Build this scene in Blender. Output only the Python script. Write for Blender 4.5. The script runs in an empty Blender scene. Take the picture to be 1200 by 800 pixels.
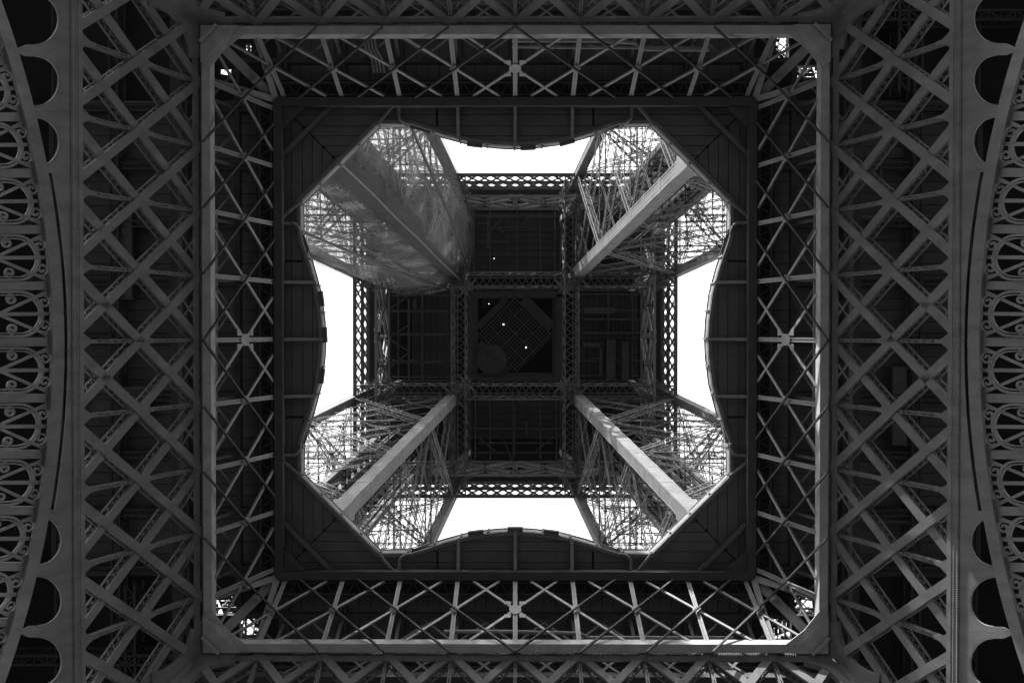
import bpy, math, random
from mathutils import Vector, Matrix
random.seed(7)
S = bpy.context.scene
COL = S.collection
R = math.radians
F = 1022.0            # focal length in pixels of the 1200 px wide frame
EYE = 1.6             # eye height above the paving

# ------------------------------------------------------------------ camera
cam_d = bpy.data.cameras.new("camera")
cam_d.sensor_width = 36.0
cam_d.lens = F / 1200.0 * 36.0
cam_d.clip_start = 0.1
cam_d.clip_end = 5000
cam = bpy.data.objects.new("camera", cam_d)
COL.objects.link(cam)
base = Matrix(((1, 0, 0), (0, -1, 0), (0, 0, -1)))          # looks straight up, picture right = +X, picture down = +Y
zen = Vector((3.7, -10.5, F)).normalized()
rot = zen.rotation_difference(Vector((0, 0, 1))).to_matrix()
cam.matrix_world = Matrix.Translation((0, -0.44, EYE)) @ (rot @ base).to_4x4()
S.camera = cam

# ------------------------------------------------------------------ light
SUN_DIR = Vector((-0.40, -0.86, 0.62)).normalized()           # towards the sun
el = math.asin(SUN_DIR.z); az = math.atan2(SUN_DIR.x, SUN_DIR.y)
W = bpy.data.worlds.new("World"); S.world = W; W.use_nodes = True
nt = W.node_tree; nt.nodes.clear()
sky = nt.nodes.new("ShaderNodeTexSky"); sky.sky_type = 'NISHITA'; sky.sun_disc = False
sky.sun_elevation = el; sky.sun_rotation = az; sky.dust_density = 1.0; sky.air_density = 1.0
bw = nt.nodes.new("ShaderNodeRGBToBW")                         # the photograph is black and white
bg = nt.nodes.new("ShaderNodeBackground"); bg.inputs[1].default_value = 0.15
wo = nt.nodes.new("ShaderNodeOutputWorld")
nt.links.new(sky.outputs[0], bw.inputs[0]); nt.links.new(bw.outputs[0], bg.inputs[0]); nt.links.new(bg.outputs[0], wo.inputs[0])
sun_d = bpy.data.lights.new("sun", 'SUN'); sun_d.energy = 2.0; sun_d.angle = R(0.5); sun_d.color = (1, 1, 1)
sun = bpy.data.objects.new("sun", sun_d); COL.objects.link(sun)
sun.rotation_euler = SUN_DIR.to_track_quat('Z', 'Y').to_euler()
sun.location = (0, 0, 200)
S.view_settings.view_transform = 'Standard'; S.view_settings.look = 'None'
S.view_settings.gamma = 1.0; S.view_settings.use_curve_mapping = False
S.view_settings.exposure = 3.6
S.cycles.max_bounces = 6; S.cycles.diffuse_bounces = 4; S.cycles.transparent_max_bounces = 12
S.cycles.use_denoising = True

# ------------------------------------------------------------------ materials
def mat(name, col, rough=0.75, var=0.25, scale=1.2, bump=0.25, spec=0.2, streak=False):
    m = bpy.data.materials.new(name); m.use_nodes = True
    t = m.node_tree; N = t.nodes; L = t.links; N.clear()
    out = N.new("ShaderNodeOutputMaterial"); p = N.new("ShaderNodeBsdfPrincipled")
    p.inputs["Roughness"].default_value = rough
    p.inputs["Specular IOR Level"].default_value = spec
    tc = N.new("ShaderNodeTexCoord")
    n1 = N.new("ShaderNodeTexNoise"); n1.inputs["Scale"].default_value = scale; n1.inputs["Detail"].default_value = 6; n1.inputs["Roughness"].default_value = 0.65
    n2 = N.new("ShaderNodeTexNoise"); n2.inputs["Scale"].default_value = scale * 14; n2.inputs["Detail"].default_value = 3
    mp = N.new("ShaderNodeMapping")
    mp.inputs["Scale"].default_value = (1, 1, 0.25) if streak else (1, 1, 1)
    L.new(tc.outputs["Object"], mp.inputs[0]); L.new(mp.outputs[0], n1.inputs[0]); L.new(mp.outputs[0], n2.inputs[0])
    mx = N.new("ShaderNodeMath"); mx.operation = 'MULTIPLY_ADD'; mx.inputs[1].default_value = 0.35
    L.new(n2.outputs[0], mx.inputs[0]); L.new(n1.outputs[0], mx.inputs[2])
    rp = N.new("ShaderNodeMapRange"); rp.inputs[1].default_value = 0.4; rp.inputs[2].default_value = 0.95
    rp.inputs[3].default_value = col * (1 - var); rp.inputs[4].default_value = col * (1 + var)
    L.new(mx.outputs[0], rp.inputs[0]); L.new(rp.outputs[0], p.inputs["Base Color"])
    b = N.new("ShaderNodeBump"); b.inputs["Strength"].default_value = bump; b.inputs["Distance"].default_value = 0.02
    L.new(n2.outputs[0], b.inputs["Height"]); L.new(b.outputs[0], p.inputs["Normal"])
    L.new(p.outputs[0], out.inputs[0])
    return m
IRON = mat("painted_iron", 0.080, streak=True, rough=0.85, spec=0.1, var=0.35)
IRON_D = mat("deep_shade_iron", 0.028, rough=0.8)  # same iron much darker; shade of recesses and undersides is in its colour
IRON_L = mat("paler_iron", 0.12, rough=0.55)  # paler tone than the main iron
BOARD = mat("soffit_panels", 0.050, rough=0.75, scale=0.6)
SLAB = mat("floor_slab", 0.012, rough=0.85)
PAVE = mat("darkened_ground", 0.05, rough=0.9, scale=0.3)  # ground tone darkened to weaken light bounced up onto the ironwork
RAIL = mat("galvanised_rail", 0.07, rough=0.5)
COLM = mat("column_paint", 0.066, spec=0.1, scale=0.8, var=0.35)  # the same paint tone on every leg column
IRON_B = mat("shade_toned_iron", 0.05)  # same iron paint, darkened; on the lacing the tone stands in for shade
BOARD2 = mat("upper_ceiling_boards", 0.05)
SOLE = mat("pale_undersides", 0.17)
DARKBOX = mat("dark_box_paint", 0.03, rough=0.5)
ROPE = mat("rope", 0.07, rough=0.9)
def net_material():
    m = bpy.data.materials.new("scaffold_netting"); m.use_nodes = True
    t = m.node_tree; N = t.nodes; L = t.links; N.clear()
    out = N.new("ShaderNodeOutputMaterial")
    d = N.new("ShaderNodeBsdfDiffuse"); tl = N.new("ShaderNodeBsdfTranslucent"); tr = N.new("ShaderNodeBsdfTransparent")
    tc = N.new("ShaderNodeTexCoord"); n = N.new("ShaderNodeTexNoise"); n.inputs["Scale"].default_value = 0.35; n.inputs["Detail"].default_value = 7; n.inputs["Roughness"].default_value = 0.7
    mp = N.new("ShaderNodeMapping"); mp.inputs["Scale"].default_value = (1, 1, 0.35)
    L.new(tc.outputs["Object"], mp.inputs[0]); L.new(mp.outputs[0], n.inputs[0])
    r1 = N.new("ShaderNodeMapRange"); r1.inputs[1].default_value = 0.35; r1.inputs[2].default_value = 0.68; r1.inputs[3].default_value = 0.035; r1.inputs[4].default_value = 0.062
    L.new(n.outputs[0], r1.inputs[0]); L.new(r1.outputs[0], d.inputs[0])
    tl.inputs[0].default_value = (0.05, 0.05, 0.05, 1)
    a = N.new("ShaderNodeMixShader"); a.inputs[0].default_value = 0.35
    L.new(d.outputs[0], a.inputs[1]); L.new(tl.outputs[0], a.inputs[2])
    r2 = N.new("ShaderNodeMapRange"); r2.inputs[1].default_value = 0.3; r2.inputs[2].default_value = 0.7; r2.inputs[3].default_value = 0.40; r2.inputs[4].default_value = 0.14
    L.new(n.outputs[0], r2.inputs[0])
    b = N.new("ShaderNodeMixShader"); L.new(r2.outputs[0], b.inputs[0]); L.new(a.outputs[0], b.inputs[1]); L.new(tr.outputs[0], b.inputs[2])
    L.new(b.outputs[0], out.inputs[0])
    return m
NET = net_material()
def glass_material():
    m = bpy.data.materials.new("balustrade_glass"); m.use_nodes = True
    t = m.node_tree; N = t.nodes; L = t.links; N.clear()
    out = N.new("ShaderNodeOutputMaterial")
    g = N.new("ShaderNodeBsdfGlossy"); g.inputs["Roughness"].default_value = 0.08; g.inputs[0].default_value = (.25, .25, .25, 1)
    tr = N.new("ShaderNodeBsdfTransparent"); tr.inputs[0].default_value = (.55, .55, .55, 1)
    fr = N.new("ShaderNodeFresnel"); fr.inputs[0].default_value = 1.4
    b = N.new("ShaderNodeMixShader"); L.new(fr.outputs[0], b.inputs[0]); L.new(tr.outputs[0], b.inputs[1]); L.new(g.outputs[0], b.inputs[2])
    L.new(b.outputs[0], out.inputs[0]); return m
GLASS = glass_material()
def lamp_material():
    m = bpy.data.materials.new("lit_lamp"); m.use_nodes = True
    p = m.node_tree.nodes["Principled BSDF"]; p.inputs["Emission Color"].default_value = (1, 1, 1, 1); p.inputs["Emission Strength"].default_value = 0.35
    return m
LAMP = lamp_material()

# ------------------------------------------------------------------ mesh helpers
class MB:
    def __init__(s): s.v = []; s.f = []; s.cut = None
    def box8(s, c):
        b = len(s.v); s.v += [tuple(x) for x in c]
        s.f += [(b, b+3, b+2, b+1), (b+4, b+5, b+6, b+7), (b, b+1, b+5, b+4), (b+1, b+2, b+6, b+5), (b+2, b+3, b+7, b+6), (b+3, b, b+4, b+7)]
    def beam(s, p, q, w, d, up=(0, 0, 1), so=0.0, uo=0.0):
        """box from p to q: w wide sideways, d deep along 'up'; so / uo shift it sideways / along up"""
        p = Vector(p); q = Vector(q); a = (q - p)
        if a.length < 1e-5: return
        a.normalize(); u = Vector(up); sd = a.cross(u)
        if sd.length < 1e-4: sd = a.cross(Vector((1, 0, 0)))
        sd.normalize(); u = sd.cross(a).normalized()
        o = sd * so + u * uo; h = sd * (w / 2); k = u * (d / 2)
        s.box8([p+o-h-k, p+o+h-k, p+o+h+k, p+o-h+k, q+o-h-k, q+o+h-k, q+o+h+k, q+o-h+k])
    def rect(s, x0, x1, y0, y1, z0, z1):
        s.box8([(x0, y0, z0), (x1, y0, z0), (x1, y1, z0), (x0, y1, z0), (x0, y0, z1), (x1, y0, z1), (x1, y1, z1), (x0, y1, z1)])
    def prism(s, pts, vec):
        b = len(s.v); n = len(pts); vec = Vector(vec)
        s.v += [tuple(Vector(p)) for p in pts] + [tuple(Vector(p) + vec) for p in pts]
        s.f.append(tuple(range(b, b+n))); s.f.append(tuple(range(b+2*n-1, b+n-1, -1)))
        for i in range(n):
            j = (i + 1) % n
            s.f.append((b+j, b+i, b+n+i, b+n+j))
    def tube(s, pts, r, n=6, closed=False):
        P = [Vector(p) for p in pts]; m = len(P); b = len(s.v)
        for i, p in enumerate(P):
            a = (P[min(i+1, m-1)] - P[max(i-1, 0)])
            if a.length < 1e-6: a = Vector((0, 0, 1))
            a.normalize(); h = Vector((0, 0, 1)) if abs(a.z) < .9 else Vector((1, 0, 0))
            x = a.cross(h).normalized(); y = a.cross(x)
            for k in range(n):
                t = 2*math.pi*k/n; s.v.append(tuple(p + x*(r*math.cos(t)) + y*(r*math.sin(t))))
        for i in range(m-1):
            for k in range(n):
                s.f.append((b+i*n+k, b+i*n+(k+1) % n, b+(i+1)*n+(k+1) % n, b+(i+1)*n+k))
        s.f.append(tuple(b+k for k in range(n-1, -1, -1))); s.f.append(tuple(b+(m-1)*n+k for k in range(n)))
    def strip(s, pts, w, up, t):
        """flat bar of width w following pts, thickness t along up, mitred"""
        P = [Vector(p) for p in pts]; u = Vector(up).normalized(); m = len(P); b = len(s.v)
        for i, p in enumerate(P):
            a = (P[min(i+1, m-1)] - P[max(i-1, 0)]).normalized(); sd = a.cross(u).normalized()
            for q in (p-sd*w/2-u*t/2, p+sd*w/2-u*t/2, p+sd*w/2+u*t/2, p-sd*w/2+u*t/2): s.v.append(tuple(q))
        for i in range(m-1):
            o = b+4*i
            for k in range(4):
                s.f.append((o+k, o+(k+1) % 4, o+4+(k+1) % 4, o+4+k))
        s.f.append((b+3, b+2, b+1, b)); o = b+4*(m-1); s.f.append((o, o+1, o+2, o+3))
    def lace(s, p, q, w, d, up, chord=0.09, pitch=0.9, bar=0.05, sides="ns", rungs=True, four=True):
        """open lattice girder: corner angles and zigzag lacing on its wide (n) and deep (s) faces"""
        p = Vector(p); q = Vector(q); a = q - p; Ln = a.length
        if Ln < .3: return
        a.normalize(); u = Vector(up); sd = a.cross(u)
        if sd.length < 1e-4: sd = a.cross(Vector((1, 0, 0)))
        sd.normalize(); u = sd.cross(a).normalized()
        h = sd*(w/2); k = u*(d/2)
        cs = (-h-k, h-k, h+k, -h+k) if four else (-h, h)
        for c in cs: s.beam(p+c, q+c, chord, chord, up)
        n = max(2, int(Ln/pitch)); st = a*(Ln/n)
        def zig(c0, c1, nm):
            for i in range(n):
                x0 = p+st*i; x1 = p+st*(i+1)
                A, B = (c0, c1) if i % 2 == 0 else (c1, c0)
                s.beam(x0+A, x1+B, bar, bar*.4, nm)
                if rungs: s.beam(x1+c0, x1+c1, bar, bar*.4, nm)
        if four:
            if 'n' in sides: zig(cs[0], cs[1], u); zig(cs[3], cs[2], u)
            if 's' in sides: zig(cs[0], cs[3], sd); zig(cs[1], cs[2], sd)
        else: zig(cs[0], cs[1], u)
    def mesh(s, name, m):
        me = bpy.data.meshes.new(name); me.from_pydata(s.v, [], s.f); me.materials.append(m)
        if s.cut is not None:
            me.materials.append(IRON_B)  # lacing faces get the darker tone, shade put into the colour
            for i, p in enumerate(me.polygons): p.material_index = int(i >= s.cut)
        me.update(); return me
def put(name, me, parent=None, loc=(0, 0, 0), rz=0.0, **kw):
    o = bpy.data.objects.new(name, me); COL.objects.link(o); o.parent = parent
    o.location = loc; o.rotation_euler = (0, 0, rz)
    for k, v in kw.items(): o[k] = v
    return o
def empty(name, parent=None, loc=(0, 0, 0), rz=0.0, **kw):
    o = put(name, None, parent, loc, rz, **kw); o.empty_display_size = 1; return o
SHARED = {}
def shared(key, fn, m, name):
    if key not in SHARED: SHARED[key] = fn().mesh(name, m)
    return SHARED[key]

# heights below are metres above the eye; every part empty of the tower sits at z = EYE
def fx(H, off=0.0): return 18.15 + 0.45*(50 - H) - 1.097*off     # inclined inner face of the piers
def FP(u, v, off=0.0):                                            # point of that face (off metres in front of it)
    H = F*(40.65 - 1.097*off)/(u + 460.0)
    return Vector((fx(H, off), v*H/F, H))
def GP(u, v, H): return Vector((u*H/F, v*H/F, H))
NIN = Vector((-1, 0, -0.45)).normalized()
P_ = 3.705                                                        # bay of the girders

tower = empty("lattice_tower", label="huge riveted iron lattice tower seen from under its open centre", category="tower")
def part(name, k=0, **kw): return empty(name, tower, (0, 0, EYE), k*math.pi/2, **kw)
SIDE = ["right", "lower", "left", "upper"]

# ------------------------------------------------------------------ arches
def ur(v): return 529 + 0.00045*v*v
def arch_rib(u0, w, thick, off):
    mb = MB(); vs = [i*26 for i in range(-26, 27)]
    for a, b in zip(vs, vs[1:]):
        c = [FP(ur(a)+u0, a, off), FP(ur(b)+u0, b, off), FP(ur(b)+u0+w, b, off), FP(ur(a)+u0+w, a, off)]
        d = [p - NIN*thick for p in c]
        mb.box8(c + d)
    return mb
def rivets(mb, pts, s=0.035, out=NIN):
    for p in pts:
        p = Vector(p); t = Vector((0, 1, 0)); o = out.normalized(); x = t.cross(o).normalized()
        b = len(mb.v)
        for q in (p-x*s-t*s, p+x*s-t*s, p+x*s+t*s, p-x*s+t*s, p+o*s*1.1): mb.v.append(tuple(q))
        mb.f += [(b, b+1, b+4), (b+1, b+2, b+4), (b+2, b+3, b+4), (b+3, b, b+4)]
def spandrel_bay(vc, hh=35.7, solid=False):
    mb = MB(); v0, v1 = vc-hh, vc+hh
    if solid:
        n = 16; L = [FP(ur(v0+(v1-v0)*i/n)-4.6, v0+(v1-v0)*i/n, .05) for i in range(n+1)]  # plate stops short of the rib; the slit imitates the rib's shadow line
        pts = L + [FP(516, v1, .05), FP(516, v0, .05)]
    else:
        arc = []
        for i in range(17):
            t = math.pi*i/16
            arc.append(FP(560-27*math.sin(t), vc+29*math.cos(t), .05))
        lo = FP(max(ur(v0)+7, 561), v0, .05); hi = FP(max(ur(v1)+7, 561), v1, .05)
        pts = [FP(516, v0, .05), FP(516, v1, .05), hi] + ([FP(572, vc+29, .05)] if vc > 0 else [FP(572, vc+29, .05)]) + arc + [FP(572, vc-29, .05), lo]
        if abs(vc) < 250:   # the first opening dies into the rib
            pts = [FP(516, v0, .05), FP(516, v1, .05), hi] + arc + [lo]
        # lip round the opening
    mb.prism(pts, -NIN*.05)
    if not solid:
        lip = [p + NIN*.0 for p in arc]
        mb.strip([p - NIN*.06 for p in lip], .05, NIN, .12)
    return mb
def chord_A():
    mb = MB()
    for i in range(-9, 9):
        a, b = i*55, (i+1)*55
        c = [FP(506, a, .10), FP(506, b, .10), FP(520, b, .10), FP(520, a, .10)]
        mb.box8(c + [p-NIN*.04 for p in c])
        c = [FP(508, a, .125), FP(508, b, .125), FP(511, b, .125), FP(511, a, .125)]
        mb.box8(c + [p-NIN*.03 for p in c])
    rivets(mb, [FP(514, v*2.6, .10) for v in range(-185, 186)], .04)
    rivets(mb, [FP(518.5, v*2.6, .10) for v in range(-185, 186)], .045)
    return mb
def spiral(mb, cu, cv, r, turn, start, wr, f, w=2.2):
    pts = []
    for i in range(22):
        t = i/21; a = start + turn*t*2*math.pi*wr; rr = r*(1 - .78*t)
        pts.append(f(cu + rr*math.cos(a), cv + rr*math.sin(a)))
    mb.strip(pts, w/F*43, NIN, .10)
def scroll_panel(vc):
    """one bay of the pierced ornament between the two ribs of the arch"""
    mb = MB(); off = .1; sh = .0009*vc; u0 = ur(vc) + 15
    f = lambda t, s: FP(u0 + t + sh*s, vc + s, off)
    K = 43/F
    mb.strip([f(t, 26*(1 if t < 37 else 1)) if False else f(36 - 26*math.cos(math.pi*(i-8)/16), 26*math.sin(math.pi*(i-8)/16)) for i, t in enumerate(range(17))], 2.6*K, NIN, .09)
    mb.strip([f(36 - 22.4*math.cos(math.pi*(i-8)/16), 22.4*math.sin(math.pi*(i-8)/16)) for i in range(17)], 1.2*K, NIN, .11)
    for sg in (-1, 1):
        mb.beam(f(36, 26*sg), f(80, 26*sg), 2.6*K, .14, NIN)
        mb.beam(f(36, 22.4*sg), f(80, 22.4*sg), 1.2*K, .2, NIN)
        mb.beam(f(1, 27*sg), f(60, 1*sg), 3.2*K, .06, NIN)
        spiral(mb, 7.5, 14*sg, 7.4, sg, math.pi/2*sg, 1.25, f)
        mb.strip([f(13.5-13*math.sin(math.pi*i/20), (13.5 + 12*(i/10.0) - 0)*sg if False else (20+ 8*i/10.)*sg) for i in range(11)], 2*K, NIN, .08)
        spiral(mb, 46, 17.5*sg, 6.6, -sg, math.pi/2*sg, 1.3, f)
        spiral(mb, 4.5, 26*sg, 3.6, -sg, 0, 1.0, f, 1.6)
    mb.beam(f(0, 0), f(80, 0), 4*K, .08, NIN)
    return mb
def divider(vc):
    mb = MB(); u0 = ur(vc) + 12
    c = [FP(u0, vc-5, .1), FP(u0, vc+5, .1), FP(u0+86, vc+5, .1), FP(u0+86, vc-5, .1)]
    mb.box8(c + [p-NIN*.25 for p in c]); return mb
for k in range(4):
    A = part("arch", k)
    put("rib", shared("rib", lambda: arch_rib(0, 15, .12, .28), IRON, "rib"), A)
    put("rib_flange", shared("ribf", lambda: arch_rib(11.5, 2.2, .1, .36), IRON, "rib_flange"), A)
    put("lower_rib", shared("ribl", lambda: arch_rib(92, 14, .6, .25), IRON, "lower_rib"), A)
    put("spandrel_chord", shared("chA", chord_A, IRON, "spandrel_chord"), A)
    for vc in (-164.8, -98.9, -33, 33, 98.9, 164.8):
        put("spandrel_plate", shared(("sps", vc), lambda: spandrel_bay(vc, 33.0, True), IRON, "spandrel_plate"), A)
    for i in range(4):
        for sg in (-1, 1):
            vc = sg*(233.5 + 71.6*i)
            put("pierced_plate", shared(("spb", vc), lambda: spandrel_bay(vc), IRON, "pierced_plate"), A)
    if k % 2 == 0:
        for i in range(-7, 7):
            vc = (i+.5)*66
            put("scroll_panel", shared(("scr", vc), lambda: scroll_panel(vc), IRON, "scroll_panel"), A)
        for i in range(-7, 8):
            put("divider_bar", shared(("div", i), lambda: divider(i*66.), IRON, "divider_bar"), A)

# ------------------------------------------------------------------ lattice girder in the inclined face (below the first floor)
HA, HB = 42.7, 50.15
def diag_mesh(y0, y1, t0=0.0, t1=1.0):
    a = Vector((fx(HA), y0, HA)); b = Vector((fx(HB), y1, HB)); p = a.lerp(b, t0); q = a.lerp(b, t1)
    mb = MB(); n = NIN; d = .66; w = .44
    mb.beam(p, q, w, .035, n)                                # front plate
    for sg in (-1, 1):
        mb.beam(p, q, .035, .12, n, so=sg*(w/2-.02), uo=-.07)
        mb.beam(p, q, .11, .03, n, so=sg*(w/2-.055), uo=-d)
        mb.beam(p, q, .035, .12, n, so=sg*(w/2-.02), uo=-d+.06)
    L = (q-p).length; m = max(2, int(L/.42)); a_ = (q-p)/m; ax = a_.normalized(); sd = ax.cross(n).normalized()
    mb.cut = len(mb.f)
    for sg in (-1, 1):
        for i in range(m):
            x0 = p+a_*i + sd*sg*(w/2-.02); x1 = x0+a_; lo, hi = -n*.1, -n*(d-.02)
            mb.beam(x0+lo, x1+hi, .042, .02, sd); mb.beam(x0+hi, x1+lo, .042, .02, sd)
    for i in range(0, m, 2):
        x0 = p+a_*i - n*d; mb.beam(x0-sd*(w/2), x0+a_*2+sd*(w/2), .05, .02, n)
    return mb
def clip_bar(y0, y1):
    """keep the part of the bar inside the face (|Y| < X)"""
    ok = []
    for i in range(101):
        t = i/100; H = HA+(HB-HA)*t; y = y0+(y1-y0)*t
        if abs(y) <= fx(H)+.1: ok.append(t)
    return (ok[0], ok[-1]) if len(ok) > 12 else None
def post_lower(n):
    mb = MB(); tc = .46; y = n*P_
    a = Vector((fx(43.0), y, 43.0)); b = Vector((fx(HB), y, HB)); c = a.lerp(b, tc)
    s = NIN*.0
    for o in (-.065, .065):
        mb.beam(a, b, .06, .05, NIN, so=o, uo=-.12); mb.beam(a, b, .03, .3, NIN, so=o*1.3, uo=-.3)
    L = (b-a).length; m = 16
    for i in range(m):
        x = a.lerp(b, i/m); x2 = a.lerp(b, (i+1)/m); sg = 1 if i % 2 else -1
        mb.beam(x+Vector((0, .06*sg, 0))-NIN*.1, x2-Vector((0, .06*sg, 0))-NIN*.1, .04, .02, NIN)
    # flared gusset at the chord
    e = (b-a).normalized()
    def pl(pts, off, th=.03): mb.prism([a + e*s_ + Vector((0, t_, 0)) + NIN*off for s_, t_ in pts], -NIN*th)
    pl([(-.3, -.5), (-.3, .5), (.05, .36), (.42, .11), (.8, .09), (.8, -.09), (.42, -.11), (.05, -.36)], -.02)
    sc = (c-a).length
    pl([(sc-.85, -.11), (sc-.6, -.13), (sc-.3, -.4), (sc+.3, -.4), (sc+.6, -.13), (sc+.85, -.11), (sc+.85, .11), (sc+.6, .13), (sc+.3, .4), (sc-.3, .4), (sc-.6, .13), (sc-.85, .11)], -.045)
    sl = L
    pl([(sl-.4, -.08), (sl-.12, -.25), (sl+.1, -.25), (sl+.1, .25), (sl-.12, .25), (sl-.4, .08)], -.03)
    return mb
def chord_B_face():
    mb = MB(); c = [FP(370.6, -372, .03), FP(370.6, 372, .03), FP(376, 372, .03), FP(376, -372, .03)]
    mb.box8(c + [p-NIN*.05 for p in c])
    c = [FP(373.5, -372, .06), FP(373.5, 372, .06), FP(376, 372, .06), FP(376, -372, .06)]
    mb.box8(c + [p-NIN*.12 for p in c])
    return mb
def chord_B_web():
    mb = MB(); c = [FP(365.5, -371, -.35), FP(365.5, 371, -.35), FP(373, 371, -.35), FP(373, -371, -.35)]
    mb.box8(c + [p-NIN*.04 for p in c])
    rivets(mb, [FP(369.3, v*2.9, -.34) for v in range(-127, 128)], .06)
    return mb
def chord_B_sole():
    mb = MB(); H = 49.85; x0, x1 = 357*H/F, 367*H/F; y = 358*H/F
    mb.prism([(x0, -y, H), (x1, -y-.5, H), (x1, y+.5, H), (x0, y, H)], (0, 0, .05))
    mb.rect(x0, x0+.05, -y, y, H+.05, H+.75); mb.rect(x1-.05, x1, -y, y, H+.05, H+.75)
    rivets(mb, [(x1-.06, v*.15, H-.001) for v in range(-115, 116)], .03, Vector((0, 0, -1)))
    rivets(mb, [(x0+.06, v*.15, H-.001) for v in range(-115, 116)], .03, Vector((0, 0, -1)))
    return mb
def splice():
    mb = MB(); H = 49.85; x0, x1 = 357*H/F, 367*H/F
    mb.rect(x0+.04, x1-.1, -.24, .24, H-.016, H-.004)
    for y in (-.17, -.05, .09, .2): mb.rect(x0+.05, x1-.11, y, y+.03, H-.04, H-.017)
    return mb
for k in range(4):
    G = part("lower_girder", k)
    put("face_chord", shared("bf", chord_B_face, IRON, "face_chord"), G)
    put("riveted_web", shared("bw", chord_B_web, IRON_D, "riveted_web"), G)
    put("sole_plate", shared("bs", chord_B_sole, SOLE, "sole_plate"), G)
    for n in range(-4, 5):
        put("splice_plate", shared("spl", splice, SOLE, "splice_plate"), G, (0, (n+.38)*P_ if n < 4 else 4.2*P_, 0))
    for n in range(-7, 8):
        for sg in (1, -1):
            y0, y1 = sg*P_*(n+.79+.07), sg*P_*(n-.98-.03)
            r = clip_bar(y0, y1)
            if not r: continue
            front = abs(y1) > abs(y0)
            off = NIN*(.07 if front else 0.0)
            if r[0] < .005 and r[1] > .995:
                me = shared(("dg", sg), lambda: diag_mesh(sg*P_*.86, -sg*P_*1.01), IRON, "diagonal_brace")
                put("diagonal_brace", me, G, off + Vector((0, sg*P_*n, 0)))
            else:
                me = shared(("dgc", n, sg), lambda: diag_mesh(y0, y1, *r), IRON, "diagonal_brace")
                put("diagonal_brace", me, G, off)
    for n in range(-4, 5):
        put("upright", shared("pl", lambda: post_lower(0), IRON, "upright"), G, (0, n*P_, 0))

# ------------------------------------------------------------------ girder under the first floor
def wall(s, t): return 0
def deck_bar(p, q, w, d):
    mb = MB(); a = (Vector(q)-Vector(p)).normalized(); n = Vector((-1, 0, -.33)).normalized()
    mb.beam(p, q, w, .04, n); mb.beam(p, q, .04, d, n, uo=-d/2); return mb
def DB(i, H=50.3): return Vector((17.45, i*P_, H))
def DE(i, H=56.0): return Vector((15.55, i*P_, H))
def lattice_gusset(r):
    mb = MB(); n = Vector((-1, 0, -.33)).normalized(); e = Vector((-.33, 0, 1)).normalized(); o = (DB(0)+DE(0))/2 + n*.035
    pts = [(r, .3*r), (.3*r, r), (-.3*r, r), (-r, .3*r), (-r, -.3*r), (-.3*r, -r), (.3*r, -r), (r, -.3*r)]
    mb.prism([o+e*a*1.3+Vector((0, b, 0)) for a, b in pts], n*.03)
    if r > .3:
        for a, b in ((1.5, .9), (-1.5, .9), (1.5, -.9), (-1.5, -.9)):
            c = o + e*a*r*1.2 + Vector((0, b*r*1.4, 0)); mb.beam(o+Vector((0, b*r*.5, 0)), c, .16, .03, n); mb.beam(c-Vector((0, .2, 0)), c+Vector((0, .2, 0)), .3, .04, n)
    return mb
def upright_deck():
    mb = MB(); n = Vector((-1, 0, -.33)).normalized()
    for so in (-.1, .1): mb.beam(DB(0), DE(0), .07, .05, n, so=so)
    mb.beam(DB(0), DE(0), .2, .03, n, uo=-.04); mb.beam(DB(0), DE(0), .03, .35, n, uo=-.2)
    return mb
def back_lattice():
    mb = MB(); o = Vector((2.3, 0, .5))
    for n in range(-5, 6):
        for sg in (-1, 1):
            a, b = DB(sg*(n+.75))+o, DE(sg*(n-.73))+o
            if abs(a.y) < 19.5 and abs(b.y) < 19.5: mb.beam(a, b, .16, .1, (-1, 0, -.33))
        if abs(n) < 5: mb.beam(DB(n)+o, DE(n)+o, .2, .14, (-1, 0, 0))
    return mb
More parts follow.
